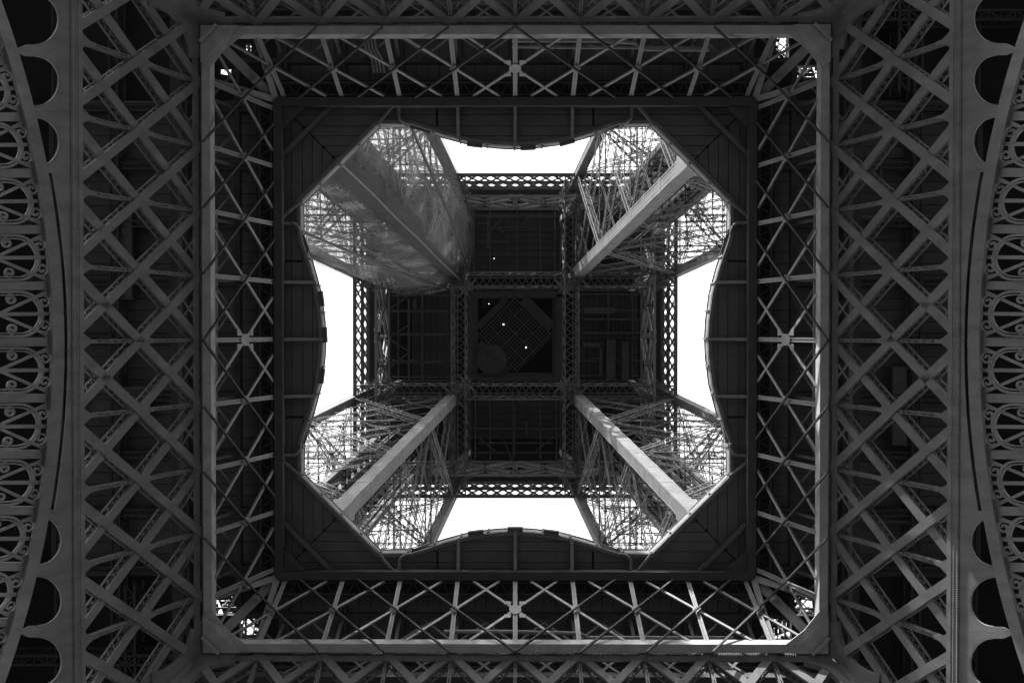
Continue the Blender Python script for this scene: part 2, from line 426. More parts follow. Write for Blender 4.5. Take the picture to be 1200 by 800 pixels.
for k in range(4):
    G = part("floor_girder", k)
    for n in range(-4, 5):
        put("upright", shared("pu", upright_deck, IRON_L, "upright"), G, (0, n*P_, 0))
        put("gusset_plate", shared(("gs", n == 0), lambda: lattice_gusset(.36 if n == 0 else .27), IRON_L, "gusset_plate"), G, (0, n*P_, 0))
    for n in range(0, 5):
        for sg in (-1, 1):
            y0 = sg*(n+.75)
            if n == 4: y0 = sg*4.62
            me = shared(("lb", n == 4, sg), lambda: deck_bar(DB(y0)-Vector((0, sg*n*P_, 0)), DE(sg*-.73), .17, .14), IRON_L, "light_brace")
            put("flat_brace", me, G, (0, sg*n*P_, 0) )
            if n < 4:
                end = 1.75 if n < 3 else 1.3
                def rod(end=end, sg=sg):
                    mb = MB(); t = end/1.75
                    p = Vector((366*49.0/F, 0, 48.95)); q = Vector((15.45, sg*1.75*P_, 56.0)); q = p.lerp(q, t)
                    mb.beam(p, q, .04, .16, (-1, 0, -.33)); mb.beam(p, q, .11, .03, (-1, 0, -.33), uo=.08); return mb
                put("angle_brace", shared(("rod", end, sg), rod, IRON_D, "angle_brace"), G, (0, sg*n*P_, 0))
    put("back_lattice", shared("bl", back_lattice, IRON_B, "back_lattice"), G, kind="stuff")
    def bchord():
        mb = MB(); mb.rect(19.6, 20.0, -19, 19, 50.6, 51.3); mb.rect(17.7, 18.0, -17.5, 17.5, 56.0, 56.6); return mb
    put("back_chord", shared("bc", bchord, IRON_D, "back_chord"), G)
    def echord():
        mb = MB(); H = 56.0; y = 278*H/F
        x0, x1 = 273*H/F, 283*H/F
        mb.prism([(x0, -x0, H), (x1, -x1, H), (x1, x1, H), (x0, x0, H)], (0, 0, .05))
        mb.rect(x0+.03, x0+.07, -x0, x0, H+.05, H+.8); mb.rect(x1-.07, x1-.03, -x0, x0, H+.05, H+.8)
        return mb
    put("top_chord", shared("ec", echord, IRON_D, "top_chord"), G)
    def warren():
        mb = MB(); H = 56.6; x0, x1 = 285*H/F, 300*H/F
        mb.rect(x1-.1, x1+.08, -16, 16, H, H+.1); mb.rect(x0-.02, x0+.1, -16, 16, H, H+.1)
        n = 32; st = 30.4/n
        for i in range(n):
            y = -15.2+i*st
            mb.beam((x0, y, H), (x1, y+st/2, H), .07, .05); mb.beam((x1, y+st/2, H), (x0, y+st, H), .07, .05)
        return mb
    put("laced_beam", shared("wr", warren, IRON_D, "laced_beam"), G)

# outer faces at first floor level, out of view: added and thickened to block sun
def outer_girder():
    mb = MB(); y = 34.5
    mb.rect(34.6, 35.0, -y, y, 51.0, 57.2); mb.rect(34.7, 37.8, -y, y, 57.75, 58.0)
    mb.rect(34.9, 35.3, -y, y, 45.8, 48.0)
    for n in range(-8, 9):
        mb.beam((35.5, (n+.5)*P_, 47), (35.5, (n+.5)*P_, 53.4), .5, .5, (1, 0, 0))
        for sg in (-1, 1): mb.beam((35, sg*(n-.9)*P_, 47), (35, sg*(n+.9)*P_, 53.4), .6, .5, (1, 0, 0))
        mb.beam((35, n*P_, 47), (35, n*P_, 53.4), .4, .5, (1, 0, 0))
    pts = [(36 + .1*(v*v)/400, v, 46.3 - v*v*.022) for v in range(-28, 29, 4)]
    mb.strip(pts, 1.6, (0, 0, 1), .5)
    return mb
for k in range(4):
    put("outer_girder", shared("og", outer_girder, IRON, "outer_girder"), tower, (0, 0, EYE), k*math.pi/2, kind="stuff")

# corner knees joining the girders where they meet
def knee():
    mb = MB()
    c0 = GP(362, 362, 50.1); c1 = GP(280, 280, 56.1)
    nn = Vector((-1, -1, -.6)).normalized()
    mb.beam(c0, c1, .55, .05, nn); mb.beam(c0, c1, .05, .6, nn, uo=-.3, so=.27); mb.beam(c0, c1, .05, .6, nn, uo=-.3, so=-.27)
    for a, b in ((0, 1), (1, 0)):
        p = GP(357, 303, 50.6) if a == 0 else GP(303, 357, 50.6)
        mb.beam(p, c1, .42, .05, nn); mb.beam(p, c1, .05, .45, nn, uo=-.25)
    return mb
def knee_plate(w):
    mb = MB()
    if w == 0: mb.prism([GP(368, 368, 49.8), GP(368, 325, 49.8), GP(357, 318, 49.8), GP(322, 335, 49.95), GP(335, 322, 49.95)][:3] + [GP(340, 340, 50.0), GP(318, 357, 49.8), GP(325, 368, 49.8)], (0, 0, .05))
    else: mb.prism([GP(272, 272, 56.2), GP(272, 246, 56.2), GP(246, 272, 56.2)], (0, 0, .05))
    return mb
def corner_angle():
    mb = MB(); mb.beam(GP(369, 349, 49.6), GP(349, 369, 49.6), .16, .12, (0, 0, 1)); return mb
def pier_column():
    mb = MB()
    top = Vector((18.6, 18.6, 49.4)); bot = Vector((18.15+.45*50+.5, 18.15+.45*50+.5, -EYE))
    n = Vector((-1, -1, -.64)).normalized()
    mb.beam(bot, top, .95, .95, n)
    for s_ in (-.5, .5): mb.beam(bot, top, .06, 1.1, n, so=s_)
    return mb
def pier_gusset():
    """curved web plates where the leg column meets the two chords"""
    mb = MB()
    def fil(sw):
        pts = []
        base_ = [(368, 366), (376, 366), (377, 352), (376, 330)]
        for i in range(11):
            t = i/10*math.pi/2
            base_.append((376 + 46*(1-math.cos(t)) * 1.0, 330 + 62*math.sin(t) ) )
        base_ = [(367, 330), (376, 330)] + [(376+52*(1-math.cos(i/10*math.pi/2)), 330+62*math.sin(i/10*math.pi/2)) for i in range(1, 11)] + [(424, 424), (367, 367)]
        P3 = [FP(u, v, .12) for u, v in base_]
        if sw: P3 = [Vector((p.y, p.x, p.z)) for p in P3]; P3.reverse()
        n = NIN if not sw else Vector((0, -1, -.45)).normalized()
        mb.prism(P3, -n*.06)
        mb.strip([p - n*.18 for p in P3[1:12]] , .04, n, .36)
    fil(False); fil(True)
    mb.beam(FP(366, 340, .3)+Vector((-.0, 0, .0)), Vector((FP(366, 340, .3).y, FP(366, 340, .3).x, FP(366, 340, .3).z)), .16, .08, (0, 0, 1))
    return mb
for k in range(4):
    G = part("pier", k)
    put("knee_brace", shared("kn", knee, IRON, "knee_brace"), G)
    put("knee_plate", shared("knp", lambda: knee_plate(0), SOLE, "knee_plate"), G); put("corner_angle", shared("cang", corner_angle, SOLE, "corner_angle"), G); put("corner_plate", shared("knq", lambda: knee_plate(1), IRON_D, "corner_plate"), G)
    put("inner_column", shared("pc", pier_column, IRON, "inner_column"), G)
    put("curved_gusset", shared("pg", pier_gusset, IRON, "curved_gusset"), G)
    def outer(i, j):
        mb = MB()
        a0, a1 = 18.15+.45*50, 18.6; b0, b1 = a0+25, 34.0
        top = Vector((b1 if i else a1, b1 if j else a1, 56)); bot = Vector((b0 if i else a0, b0 if j else a0, -EYE))
        mb.beam(bot, top, .9, .9, (-1, -1, 0)); return mb
    for i, j in ((1, 0), (0, 1), (1, 1)):
        put("outer_column", shared(("po", i, j), lambda: outer(i, j), IRON, "outer_column"), G)
    def braces(): 
        mb = MB(); n = 4
        def X(t, c):
            a = (18.15+.45*50)*(1-t)+18.6*t; b = (18.15+.45*50+25)*(1-t)+34*t; H = -EYE*(1-t)+56*t
            return [Vector((a, a, H)), Vector((b, a, H)), Vector((b, b, H)), Vector((a, b, H))][c]
        for f in range(4):
            g = (f+1) % 4
            for i in range(n-1):
                t0, t1 = i/n, (i+1)/n
                for p, q in ((X(t0, f), X(t1, g)), (X(t0, g), X(t1, f)), (X(t1, f), X(t1, g))):
                    mb.lace(p, q, 1.0, .8, (0, 0, 1), .14, 1.6, .09)
        return mb
    put("leg_bracing", shared("pbr", braces, IRON, "leg_bracing"), G, kind="stuff")

# ------------------------------------------------------------------ first floor
GV = [(0, 225), (21, 226), (53, 230), (83, 238), (101, 244), (121, 250.5), (160, 251), (251, 160)]
def g(v):
    v = abs(v)
    if v >= 251: return 0
    for (a, ga), (b, gb) in zip(GV, GV[1:]):
        if v <= b: return ga + (gb-ga)*(v-a)/(b-a)
    return 0
HD = 57.15
def soffit_poly(u0, u1, v0, v1, H, n=14):
    """strip u0..u1 (px at height H) clipped by the opening and by the mitre |v| < u"""
    lo, hi = [], []
    for i in range(n+1):
        v = v0+(v1-v0)*i/n
        a = max(u0, g(v)+1.5, abs(v)+1.0)
        b = u1
        if a < b-.5: lo.append((a, v)); hi.append((b, v))
    return lo, hi
F1 = part("first_floor")
UB = [272, 262, 249, 237.5, 226, 214.5, 203]
for k in range(4):
    for j in range(len(UB)-1):
        u1, u0 = UB[j]-.35, UB[j+1]+.35
        # split into runs
        runs = []; cur = []
        for i in range(-130, 131):
            v = i*2.1
            a = max(u0, g(v)+1.5, abs(v)+.8)
            if a < u1-.6: cur.append((v, a, min(u1, 999)))
            elif cur: runs.append(cur); cur = []
        if cur: runs.append(cur)
        pieces = []
        for r in runs:
            if r[-1][0]-r[0][0] > 260:
                c = [x for x in r if x[0] <= -92]; d = [x for x in r if -92 <= x[0] <= 92]; e = [x for x in r if x[0] >= 92]
                pieces += [c, d, e]
            else: pieces.append(r)
        for pi, r in enumerate(pieces):
            if len(r) < 3: continue
            sg = 1
            def mk(r=r, u1=u1):
                mb = MB()
                rr = [r[0]] + [r[i] for i in range(1, len(r)-1) if abs((r[i][1]-r[i-1][1]) - (r[i+1][1]-r[i][1])) > .02 or i % 12 == 0] + [r[-1]]
                s = .0
                vlo, vhi = rr[0][0]+.3, rr[-1][0]-.3
                pts = [GP(a, min(max(v, vlo), vhi), HD) for v, a, b in rr] + [GP(u1, vhi, HD), GP(u1, vlo, HD)]
                mb.prism(pts, (0, 0, .05)); return mb
            put("soffit_board", shared(("sb", j, pi), mk, BOARD, "soffit_board"), F1, (0, 0, random.choice((0, .012, -.012))), k*math.pi/2)
# slab above the boards
def slab_side():
    mb = MB(); H = HD+.12; vs = [-276, -251.5, -251, -205, -160, -121, -101, -83, -53, -21, 0]; vs = vs + [-v for v in reversed(vs[:-1])]
    inner = []
    for v in vs:
        if abs(v) > 200: u = max(g(v) if abs(v) < 206 else 0, abs(v) - 6) 
        else: u = g(v)
        inner.append(GP(u, v, H))
    pts = inner + [Vector((36, 15.45, H)), Vector((36, -15.45, H))]
    mb.prism(pts, (0, 0, .4)); return mb
def slab_corner(k):
    mb = MB(); H = HD+.13; a, b = 15.46, 36
    # small gaps are left beside the leg where daylight shows
    xs = [a, 19.0, 20.2, b]
    h1 = (17.0, 18.3, 18.6, 20.2); h2 = (18.6, 20.2, 17.0, 18.3)
    lo_, hi_, l2, h2_ = (17.05, 17.9, 18.3, 19.9) if k not in (0, 1, 2) else ((16.95, 18.2, 18.2001, 20.2) if k < 2 else (17.3, 17.75, 18.6, 19.4))
    cells = sorted({a, lo_, hi_, l2, h2_, b})
    for i in range(len(cells)-1):
        for j in range(len(cells)-1):
            cx, cy = (cells[i]+cells[i+1])/2, (cells[j]+cells[j+1])/2
            if (lo_ < cx < hi_ and l2 < cy < h2_) or (lo_ < cy < hi_ and l2 < cx < h2_): continue
            mb.rect(cells[i], cells[i+1], cells[j], cells[j+1], H, H+.4)
    return mb
for k in range(4):
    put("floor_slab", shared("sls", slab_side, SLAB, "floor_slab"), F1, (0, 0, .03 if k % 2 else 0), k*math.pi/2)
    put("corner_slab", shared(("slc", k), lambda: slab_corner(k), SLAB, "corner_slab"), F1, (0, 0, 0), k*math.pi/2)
# boards, joists and cross beams outside the girders, seen through the lattice
def outer_board():
    mb = MB(); mb.rect(16.9, 30.5, -.36, .36, HD-.06, HD-.01); return mb
for k in range(4):
    for i in range(-20, 21):
        if abs(i*.76) > 15.2: continue
        put("ceiling_board", shared("ob", outer_board, BOARD, "ceiling_board"), F1, Matrix.Rotation(k*math.pi/2, 3, 'Z') @ Vector((0, i*.76, random.choice((0, .03, -.02)))), k*math.pi/2)
def joist():
    mb = MB(); mb.lace((17.2, 0, 56.4), (32, 0, 56.4), .35, .9, (0, 0, 1), .12, .9, .07); return mb
def cross_beam(x, d=1.1):
    mb = MB(); mb.lace((x, -24, 56.2), (x, 24, 56.2), .5, d, (0, 0, 1), .14, .8, .07, rungs=False); return mb
def corner_beam():
    mb = MB(); mb.lace((20.4, 15.6, 55.9), (20.4, 34, 55.9), .6, 1.3, (0, 0, 1), .14, .8, .08)
    mb.lace((15.6, 24.5, 55.9), (34, 24.5, 55.9), .6, 1.3, (0, 0, 1), .14, .8, .08)
    return mb
for k in range(4):
    a = k*math.pi/2; Mz = Matrix.Rotation(a, 3, 'Z')
    for n in range(-4, 5):
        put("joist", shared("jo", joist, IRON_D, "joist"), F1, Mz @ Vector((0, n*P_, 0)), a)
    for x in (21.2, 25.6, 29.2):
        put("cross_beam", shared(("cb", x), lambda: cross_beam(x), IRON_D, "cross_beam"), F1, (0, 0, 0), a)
    put("corner_beam", shared("cob", corner_beam, IRON_D, "corner_beam"), F1, (0, 0, 0), a)
    # beams under the inner deck
    def mid_beam(n):
        mb = MB(); y = n*P_; ue = g(abs(y)*F/56.5)
        mb.beam((15.5, y, 56.35), ((ue)*56.9/F, y, 56.9), .2, .06); mb.beam((15.5, y, 56.6), (ue*56.9/F, y, 57.05), .05, .5); return mb
    for n in (-1, 0, 1):
        put("deck_beam", shared(("mb", n), lambda: mid_beam(n), IRON_L, "deck_beam"), F1, (0, 0, 0), a)
    def cut_beam():
        mb = MB(); p, q = GP(273, 215, 56.6), GP(215, 273, 56.6)
        mb.beam(p, q, .24, .06); mb.beam(p, q, .05, .4, so=.09, uo=.2); mb.beam(p, q, .05, .4, so=-.09, uo=.2)
        return mb
    put("corner_strut", shared("cut", cut_beam, IRON_B, "corner_strut"), F1, (0, 0, 0), a)
    def tie(sg):
        mb = MB(); p, q = GP(275, sg*141, 56.4), GP(251, sg*161, 56.9); mb.beam(p, q, .16, .12)
        pts = [GP(274, sg*136, 56.5)]
        for i in range(9):
            t = i/8*math.pi/2; pts.append(GP(262-10*math.sin(t), sg*(136-14*(1-math.cos(t))), 56.7))
        mb.tube(pts, .11, 6); return mb
    for sg in (-1, 1):
        put("edge_bracket", shared(("tie", sg), lambda: tie(sg), IRON, "edge_bracket"), F1, (0, 0, 0), a)
# edge trim of the opening
def outline(du, H, dense=True):
    pts = []
    for k in range(4):
        a = k*math.pi/2; c, s_ = round(math.cos(a)), round(math.sin(a))
        vs = [-160, -140, -121, -111, -101, -92, -83, -68, -53, -37, -21, -10, 0, 10, 21, 37, 53, 68, 83, 92, 101, 111, 121, 140, 160]
        for v in vs:
            u = g(v)+du; v2 = v*(u/g(v) if abs(v) > 150 else 1)
            p = GP(u, v2, H); pts.append(Vector((c*p.x - s_*p.y, s_*p.x + c*p.y, H)))
    pts.append(pts[0].copy()); return pts
def ring(du0, du1, H0, H1, th=.05):
    mb = MB(); A = outline(du0, H0); B = outline(du1, H1)
    for i in range(len(A)-1):
        up = Vector((0, 0, th))
        mb.box8([A[i], A[i+1], B[i+1], B[i], A[i]+up, A[i+1]+up, B[i+1]+up, B[i]+up])
    return mb
put("edge_beam", ring(5.0, 1.0, 56.95, 56.95, .9).mesh("edge_beam", IRON), F1)
put("edge_lip", ring(.6, 0.0, 56.85, 56.85, .04).mesh("edge_lip", RAIL), F1)
# balustrade
BAL = empty("balustrade", tower, (0, 0, EYE))
def rail_tube():
    mb = MB(); mb.tube(outline(-3.4, 58.3), .045, 5); return mb
put("handrail", rail_tube().mesh("handrail", RAIL), BAL)
A = outline(.3, 57.1); B = outline(-3.4, 58.3)
dist = 0; last = 0
def pos(Lst, d):
    for i in range(len(Lst)-1):
        l = (Lst[i+1]-Lst[i]).length
        if d <= l: return Lst[i].lerp(Lst[i+1], d/l)
        d -= l
    return Lst[-1]
LA = sum((A[i+1]-A[i]).length for i in range(len(A)-1)); LB = sum((B[i+1]-B[i]).length for i in range(len(B)-1))
NPST = 56
for i in range(NPST):
    p, q = pos(A, LA*i/NPST), pos(B, LB*i/NPST); mb = MB(); mb.beam(p, q, .14, .22, (0, 0, 1)); 
    put("baluster", mb.mesh("baluster", IRON_D), BAL)
    p2, q2 = pos(A, LA*(i+.97)/NPST), pos(B, LB*(i+.97)/NPST); p1, q1 = pos(A, LA*(i+.03)/NPST), pos(B, LB*(i+.03)/NPST)
    mb = MB(); n = (p2-p1).cross(q1-p1).normalized()*.02
    mb.prism([p1, p2, q2, q1], n); put("glass_panel", mb.mesh("glass_panel", GLASS), BAL)

# ------------------------------------------------------------------ legs between the floors
def la(H): return 15.0 - .124*(H-57)
def lb(H): return 33.0 - .222*(H-57)
def LC(i, j, H): return Vector((lb(H) if i else la(H), lb(H) if j else la(H), H))
LH = [57.6, 71, 85, 98.5, 112]
def leg_column(i, j, w):
    mb = MB()
    ups = Vector((1, 0, 0))
    p, q = LC(i, j, 57.6), LC(i, j, 124.5)
    e = (q-p).normalized()
    mb.beam(p, q, w, w, ups)
    
    for sg in (-1, 1):
        mb.beam(p, q, w+.07, w*.10, ups, uo=sg*w*.42); mb.beam(p, q, w*.10, w+.07, ups, so=sg*w*.42)
        mb.beam(p, q, w+.03, w*.05, ups, uo=sg*w*.16); mb.beam(p, q, w*.05, w+.03, ups, so=sg*w*.16)
    if i+j == 0: mb.beam(p, p.lerp(q, .17), w+.35, w+.35, ups); mb.beam(p, p.lerp(q, .13), w+.6, w+.6, ups)
    for t in range(0, 14):
        o = p.lerp(q, (t+.5)/14); mb.beam(o-e*.35, o+e*.35, w+.05, w+.05, ups)
    return mb
def leg_girder(p, q, nrm, w=.8, d=.65):
    mb = MB(); e = (q-p).normalized(); mb.lace(p+e*.4, q-e*.4, w, d, nrm, .08, .85, .036, sides="ns"); return mb
def fine_face(f):
    """light secondary bracing and hangers in one face of the leg"""
    mb = MB(); cs = [(0, 0), (1, 0), (1, 1), (0, 1)]; A_, B_ = cs[f], cs[(f+1) % 4]
    nrm = [(0, -1, 0), (1, 0, 0), (0, 1, 0), (-1, 0, 0)][f]
    for r in range(4):
        H0, H1 = LH[r], LH[r+1]; Hm = (H0+H1)/2
        m0 = (LC(*A_, H0)+LC(*B_, H0))/2; m1 = (LC(*A_, H1)+LC(*B_, H1))/2; c = (LC(*A_, Hm)+LC(*B_, Hm))/2
        ea, eb = LC(*A_, Hm), LC(*B_, Hm)
        for p, q in ((ea, m0), (ea, m1), (eb, m0), (eb, m1)):
            mb.lace(p, q, .45, .4, nrm, .05, .7, .03, sides="n", four=False, rungs=False)
        if f in (1, 2):
            rnd = random.Random(31*f+r)
            for _ in range(11):
                ta, tb = rnd.random(), rnd.random(); Ha, Hb = H0+(H1-H0)*rnd.random(), H0+(H1-H0)*rnd.random()
                if abs(ta-tb) < .12: tb = min(1, ta+.25)
                p = LC(*A_, Ha).lerp(LC(*B_, Ha), ta); q = LC(*A_, Hb).lerp(LC(*B_, Hb), tb)
                mb.lace(p, q, .5, .4, nrm, .045, .6, .03, sides="n", four=False, rungs=False)
    return mb
def diaphragm(H):
    mb = MB(); P4 = [LC(0, 0, H), LC(1, 0, H), LC(1, 1, H), LC(0, 1, H)]
    mb.lace(P4[0], P4[2], .8, .6, (0, 0, 1), .09, 1.1, .05); mb.lace(P4[1], P4[3], .8, .6, (0, 0, 1), .09, 1.1, .05)
    m = [(P4[i]+P4[(i+1) % 4])/2 for i in range(4)]
    for i in range(4): mb.lace(m[i], m[(i+1) % 4], .5, .5, (0, 0, 1), .06, 1.2, .035, four=False)
    return mb
def stair():
    """stair flights zigzagging up the middle of the leg"""
    mb = MB(); H = 58.0; i = 0
    while H < 110:
        c = (la(H)+lb(H))/2 + 1.5; c2 = (la(H+2.6)+lb(H+2.6))/2 + 1.5; dx = 2.6 if i % 2 else -2.6; o = .9 if i % 2 else -.9
        p = Vector((c-dx, c+o, H)); q = Vector((c2+dx, c2+o, H+2.6))
        for s_ in (-.5, .5):
            mb.beam(p+Vector((0, s_, 0)), q+Vector((0, s_, 0)), .05, .3); mb.beam(p+Vector((0, s_, 1)), q+Vector((0, s_, 1)), .05, .05)
        for t in range(12):
            x = p.lerp(q, (t+.5)/12); mb.rect(x.x-.13, x.x+.13, x.y-.5, x.y+.5, x.z, x.z+.03)
        mb.rect(q.x-.7+.6*(1 if dx > 0 else -1), q.x+.7+.6*(1 if dx > 0 else -1), c2-1.5, c2+1.5, q.z-.08, q.z)
        for sx in (-1, 1):
            for sy in (-1.5, 1.5): mb.beam((c-sx*3.4, c+sy, H), (c2-sx*3.4, c2+sy, H+2.6), .09, .09, (1, 0, 0))
        H += 2.6; i += 1
    return mb
def lift_track(sw):
    mb = MB(); H0, H1 = 67, 97
    def pt(H, o):
        x, y = la(H)+1.4+o, la(H)+5.6
        return Vector((y, x, H)) if sw else Vector((x, y, H))
    for o in (0, .6, 1.9, 2.5): mb.beam(pt(H0, o), pt(H1, o), .34, .6, (0, 1, 0) if not sw else (1, 0, 0))
    for i in range(15):
        H = H0+2*i+1; mb.beam(pt(H, -.2), pt(H, 2.4), .3, .25); mb.beam(pt(H, 0), pt(min(H+2, H1), 2.1), .1, .1)
    return mb
def lift_cables():
    mb = MB()
    for dx, dy in ((2.5, 6), (6, 2.5), (9, 5), (5, 9), (10, 10)):
        mb.lace(Vector((la(58)+dx, la(58)+dy, 58)), Vector((la(111)+dx*.8, la(111)+dy*.8, 111)), .5, .4, (1, 0, 0), .07, .9, .04, sides="n", four=False)
    for r in range(7):
        H = 64+7*r; a_, b_ = la(H), lb(H)
        mb.beam((a_, a_+(b_-a_)*.33, H), (b_, a_+(b_-a_)*.33, H), .12, .12); mb.beam((a_+(b_-a_)*.33, a_, H), (a_+(b_-a_)*.33, b_, H), .12, .12)
        mb.beam((a_, a_+(b_-a_)*.7, H), (b_, a_+(b_-a_)*.7, H+2), .1, .1); mb.beam((a_+(b_-a_)*.7, a_, H+2), (a_+(b_-a_)*.7, b_, H), .1, .1)
    return mb
LEGS = ["standing bright column", "standing bright column", "column wrapped in grey netting", "bright column"]
for k in range(4):
    G = part("leg", k)
    if k == 2: G["label"] = "leg wrapped in grey netting"
    for i in (0, 1):
        for j in (0, 1):
            put("column", shared(("lc", i, j), lambda: leg_column(i, j, 1.25 if i+j == 0 else 1.0), COLM, "column"), G)
    cs = [(0, 0), (1, 0), (1, 1), (0, 1)]; nr = [(0, -1, 0), (1, 0, 0), (0, 1, 0), (-1, 0, 0)]
    for f in range(4):
        A_, B_ = cs[f], cs[(f+1) % 4]
        for r in range(4):
            for n_, (p, q) in enumerate(((LC(*A_, LH[r]), LC(*B_, LH[r+1])), (LC(*B_, LH[r]), LC(*A_, LH[r+1])), (LC(*A_, LH[r+1]), LC(*B_, LH[r+1])))):
                put("cross_brace" if n_ < 2 else "level_beam", shared(("lg", f, r, n_), lambda: leg_girder(p, q, nr[f]), IRON_B, "cross_brace"), G)
        put("secondary_bracing", shared(("ff", f), lambda: fine_face(f), IRON_D, "secondary_bracing"), G, kind="stuff")
    for H in LH[1:]:
        put("diaphragm", shared(("dia", H), lambda: diaphragm(H), IRON_B, "diaphragm"), G)
    put("staircase", shared("st", stair, IRON_D, "staircase"), G)
    for sw in (0, 1): put("lift_track", shared(("lt", sw), lambda: lift_track(sw), IRON_D, "lift_track"), G)
    put("inner_framing", shared("lcb", lift_cables, IRON_D, "inner_framing"), G, kind="stuff")

# ------------------------------------------------------------------ second floor
XO = 20.7
def frieze_panel(H0, H1, w):
    mb = MB(); y0, y1 = -.8, .8; x = XO; n = (-1, 0, 0)
    hm = (H0+H1)/2
    mb.beam((x, -.8, hm), (x, 0, H1-.05), w, .12, n); mb.beam((x, 0, H1-.05), (x, .8, hm), w, .12, n)
    mb.beam((x, -.8, hm), (x, 0, H0+.05), w, .12, n); mb.beam((x, 0, H0+.05), (x, .8, hm), w, .12, n)
    mb.prism([(x-.14, -.8, hm-.3*(H1-H0)/2), (x-.14, -.8+.16, hm), (x-.14, -.8, hm+.3*(H1-H0)/2)], (.05, 0, 0))
    mb.prism([(x-.14, .8, hm-.3*(H1-H0)/2), (x-.14, .8, hm+.3*(H1-H0)/2), (x-.14, .8-.16, hm)], (.05, 0, 0))
    return mb
F2 = part("second_floor")
for k in range(4):
    a = k*math.pi/2; Mz = Matrix.Rotation(a, 3, 'Z')
    def fchord():
        mb = MB()
        mb.rect(XO-.25, XO+.15, -XO, XO, 111.9, 112.5); mb.rect(XO-.2, XO+.1, -XO, XO, 117.3, 118.3); mb.rect(XO-.2, XO+.1, -XO, XO, 122.0, 122.9)
        return mb
    put("frieze_chord", shared("fc", fchord, IRON, "frieze_chord"), F2, (0, 0, 0), a)
    for n in range(-12, 13):
        put("frieze_panel", shared("fp1", lambda: frieze_panel(112.5, 117.3, .34), IRON, "frieze_panel"), F2, Mz @ Vector((0, n*1.62, 0)), a)
        put("upper_frieze_panel", shared("fp2", lambda: frieze_panel(118.3, 122.0, .42), IRON, "upper_frieze_panel"), F2, Mz @ Vector((0, n*1.62, 0)), a)
    # box girders on the grid lines
    def grid_girder():
        mb = MB()
        for x in (6.45, 8.15):
            for sg in (-1, 1):
                pass
        L = 20.4
        for x in (6.42, 8.2):
            mb.rect(x-.1, x+.1, -L, L, 112.0, 112.25); mb.rect(x-.1, x+.1, -L, L, 124.0, 124.3)
            n = 24; st = 2*L/n
            for i in range(n):
                y = -L+i*st; p, q = (112.2, 118) if i % 2 == 0 else (118, 112.2)
                mb.beam((x, y, p), (x, y+st, q), .22, .12, (1, 0, 0)); mb.beam((x, y, 230-p), (x, y+st, 230-q), .1, .1, (1, 0, 0))
                mb.beam((x, y, q), (x, y+st, p), .12, .08, (1, 0, 0))
            mb.rect(x-.08, x+.08, -L, L, 118, 118.3)
        n = 44; st = 2*L/n
        for i in range(n):
            y = -L+i*st; mb.beam((6.45, y, 112.1), (8.15, y+st, 112.1), .09, .04); mb.beam((8.15, y, 112.1), (6.45, y+st, 112.1), .09, .04)
        return mb
    put("grid_girder", shared("gg", grid_girder, IRON, "grid_girder"), F2, (0, 0, .3 if k % 2 else 0), a)
    def corner_cut():
        mb = MB(); mb.beam((9.4, 6.3, 111.8), (6.3, 9.4, 111.8), .3, .2); mb.beam((5.0, 7.3, 111.85), (7.3, 5.0, 111.85), .25, .15)
        mb.beam((7.3, 9.8, 112.1), (11.4, 9.8, 119), .25, .2); return mb
    put("corner_knee", shared("ck", corner_cut, IRON, "corner_knee"), F2, (0, 0, 0), a)
    # cross-braced girder behind the frieze
    def bracket_side():
        mb = MB(); x = 17.9
        mb.rect(x-.15, x+.15, -17.5, 17.5, 123.2, 123.7); mb.rect(x-.15, x+.15, -17.5, 17.5, 111.9, 112.3)
        for c in (-12.2, -4.1, 4.1, 12.2):
            for sg in (-1, 1): mb.lace((x, c-3.9, 117.6-sg*4.8), (x, c+3.9, 117.6+sg*4.8), .85, .5, (1, 0, 0), .18, .8, .14, sides="n")
        for y in (-16.2, -8.15, 0, 8.15, 16.2): mb.lace((x, y, 112), (x, y, 123), .6, .4, (1, 0, 0), .12, .8, .08)
        return mb
    put("bracket_girder", shared("bk", bracket_side, IRON_L, "bracket_girder"), F2, (0, 0, 0), a)
    def haunch(sg):
        mb = MB(); mb.prism([(17.6, sg*7.9, 113.2), (17.6, sg*6.9, 123), (16.2, sg*6.6, 123.4), (16.6, sg*7.9, 118)], (0, -.12*sg, 0)); mb.beam((17.7, 7.6*sg, 113.), (16.3, 6.3*sg, 123.), .7, .12, (0, 1, 0)); return mb
    for sg in (-1, 1): put("haunch_plate", shared(("hp", sg), lambda: haunch(sg), IRON_L, "haunch_plate"), F2, (0, 0, 0), a)
    # ceiling of the cell
    def cboard():
        mb = MB(); mb.rect(.0, .84, -6.3, 6.3, 124.6, 124.66); return mb
    for i in range(10):
        if (k == 1 and i > 6) or (k == 2 and i > 6): continue
        put("ceiling_panel", shared("cp", cboard, BOARD2, "ceiling_panel"), F2, Mz @ Vector((8.5+i*.9, 0, random.choice((0, .05, .1)))), a)
    def cjoist(y, w):
        mb = MB(); mb.beam((8.3, y, 124.2), (17.6, y, 124.2), w, .5); return mb
    for y in (-5.9, -3.6, .3, 3.6, 5.7):
        put("ceiling_joist", shared(("cj", y), lambda: cjoist(y, .17), IRON, "ceiling_joist"), F2, (0, 0, 0), a)
    def cpurlin(x):
        mb = MB(); mb.beam((x, -6.3, 123.8), (x, 6.3, 123.8), .2, .3); return mb
    for x in ((16.6, 13.2) if k != 3 else (16.9,)):
        put("ceiling_beam", shared(("cpu", x), lambda: cpurlin(x), IRON, "ceiling_beam"), F2, (0, 0, 0), a)
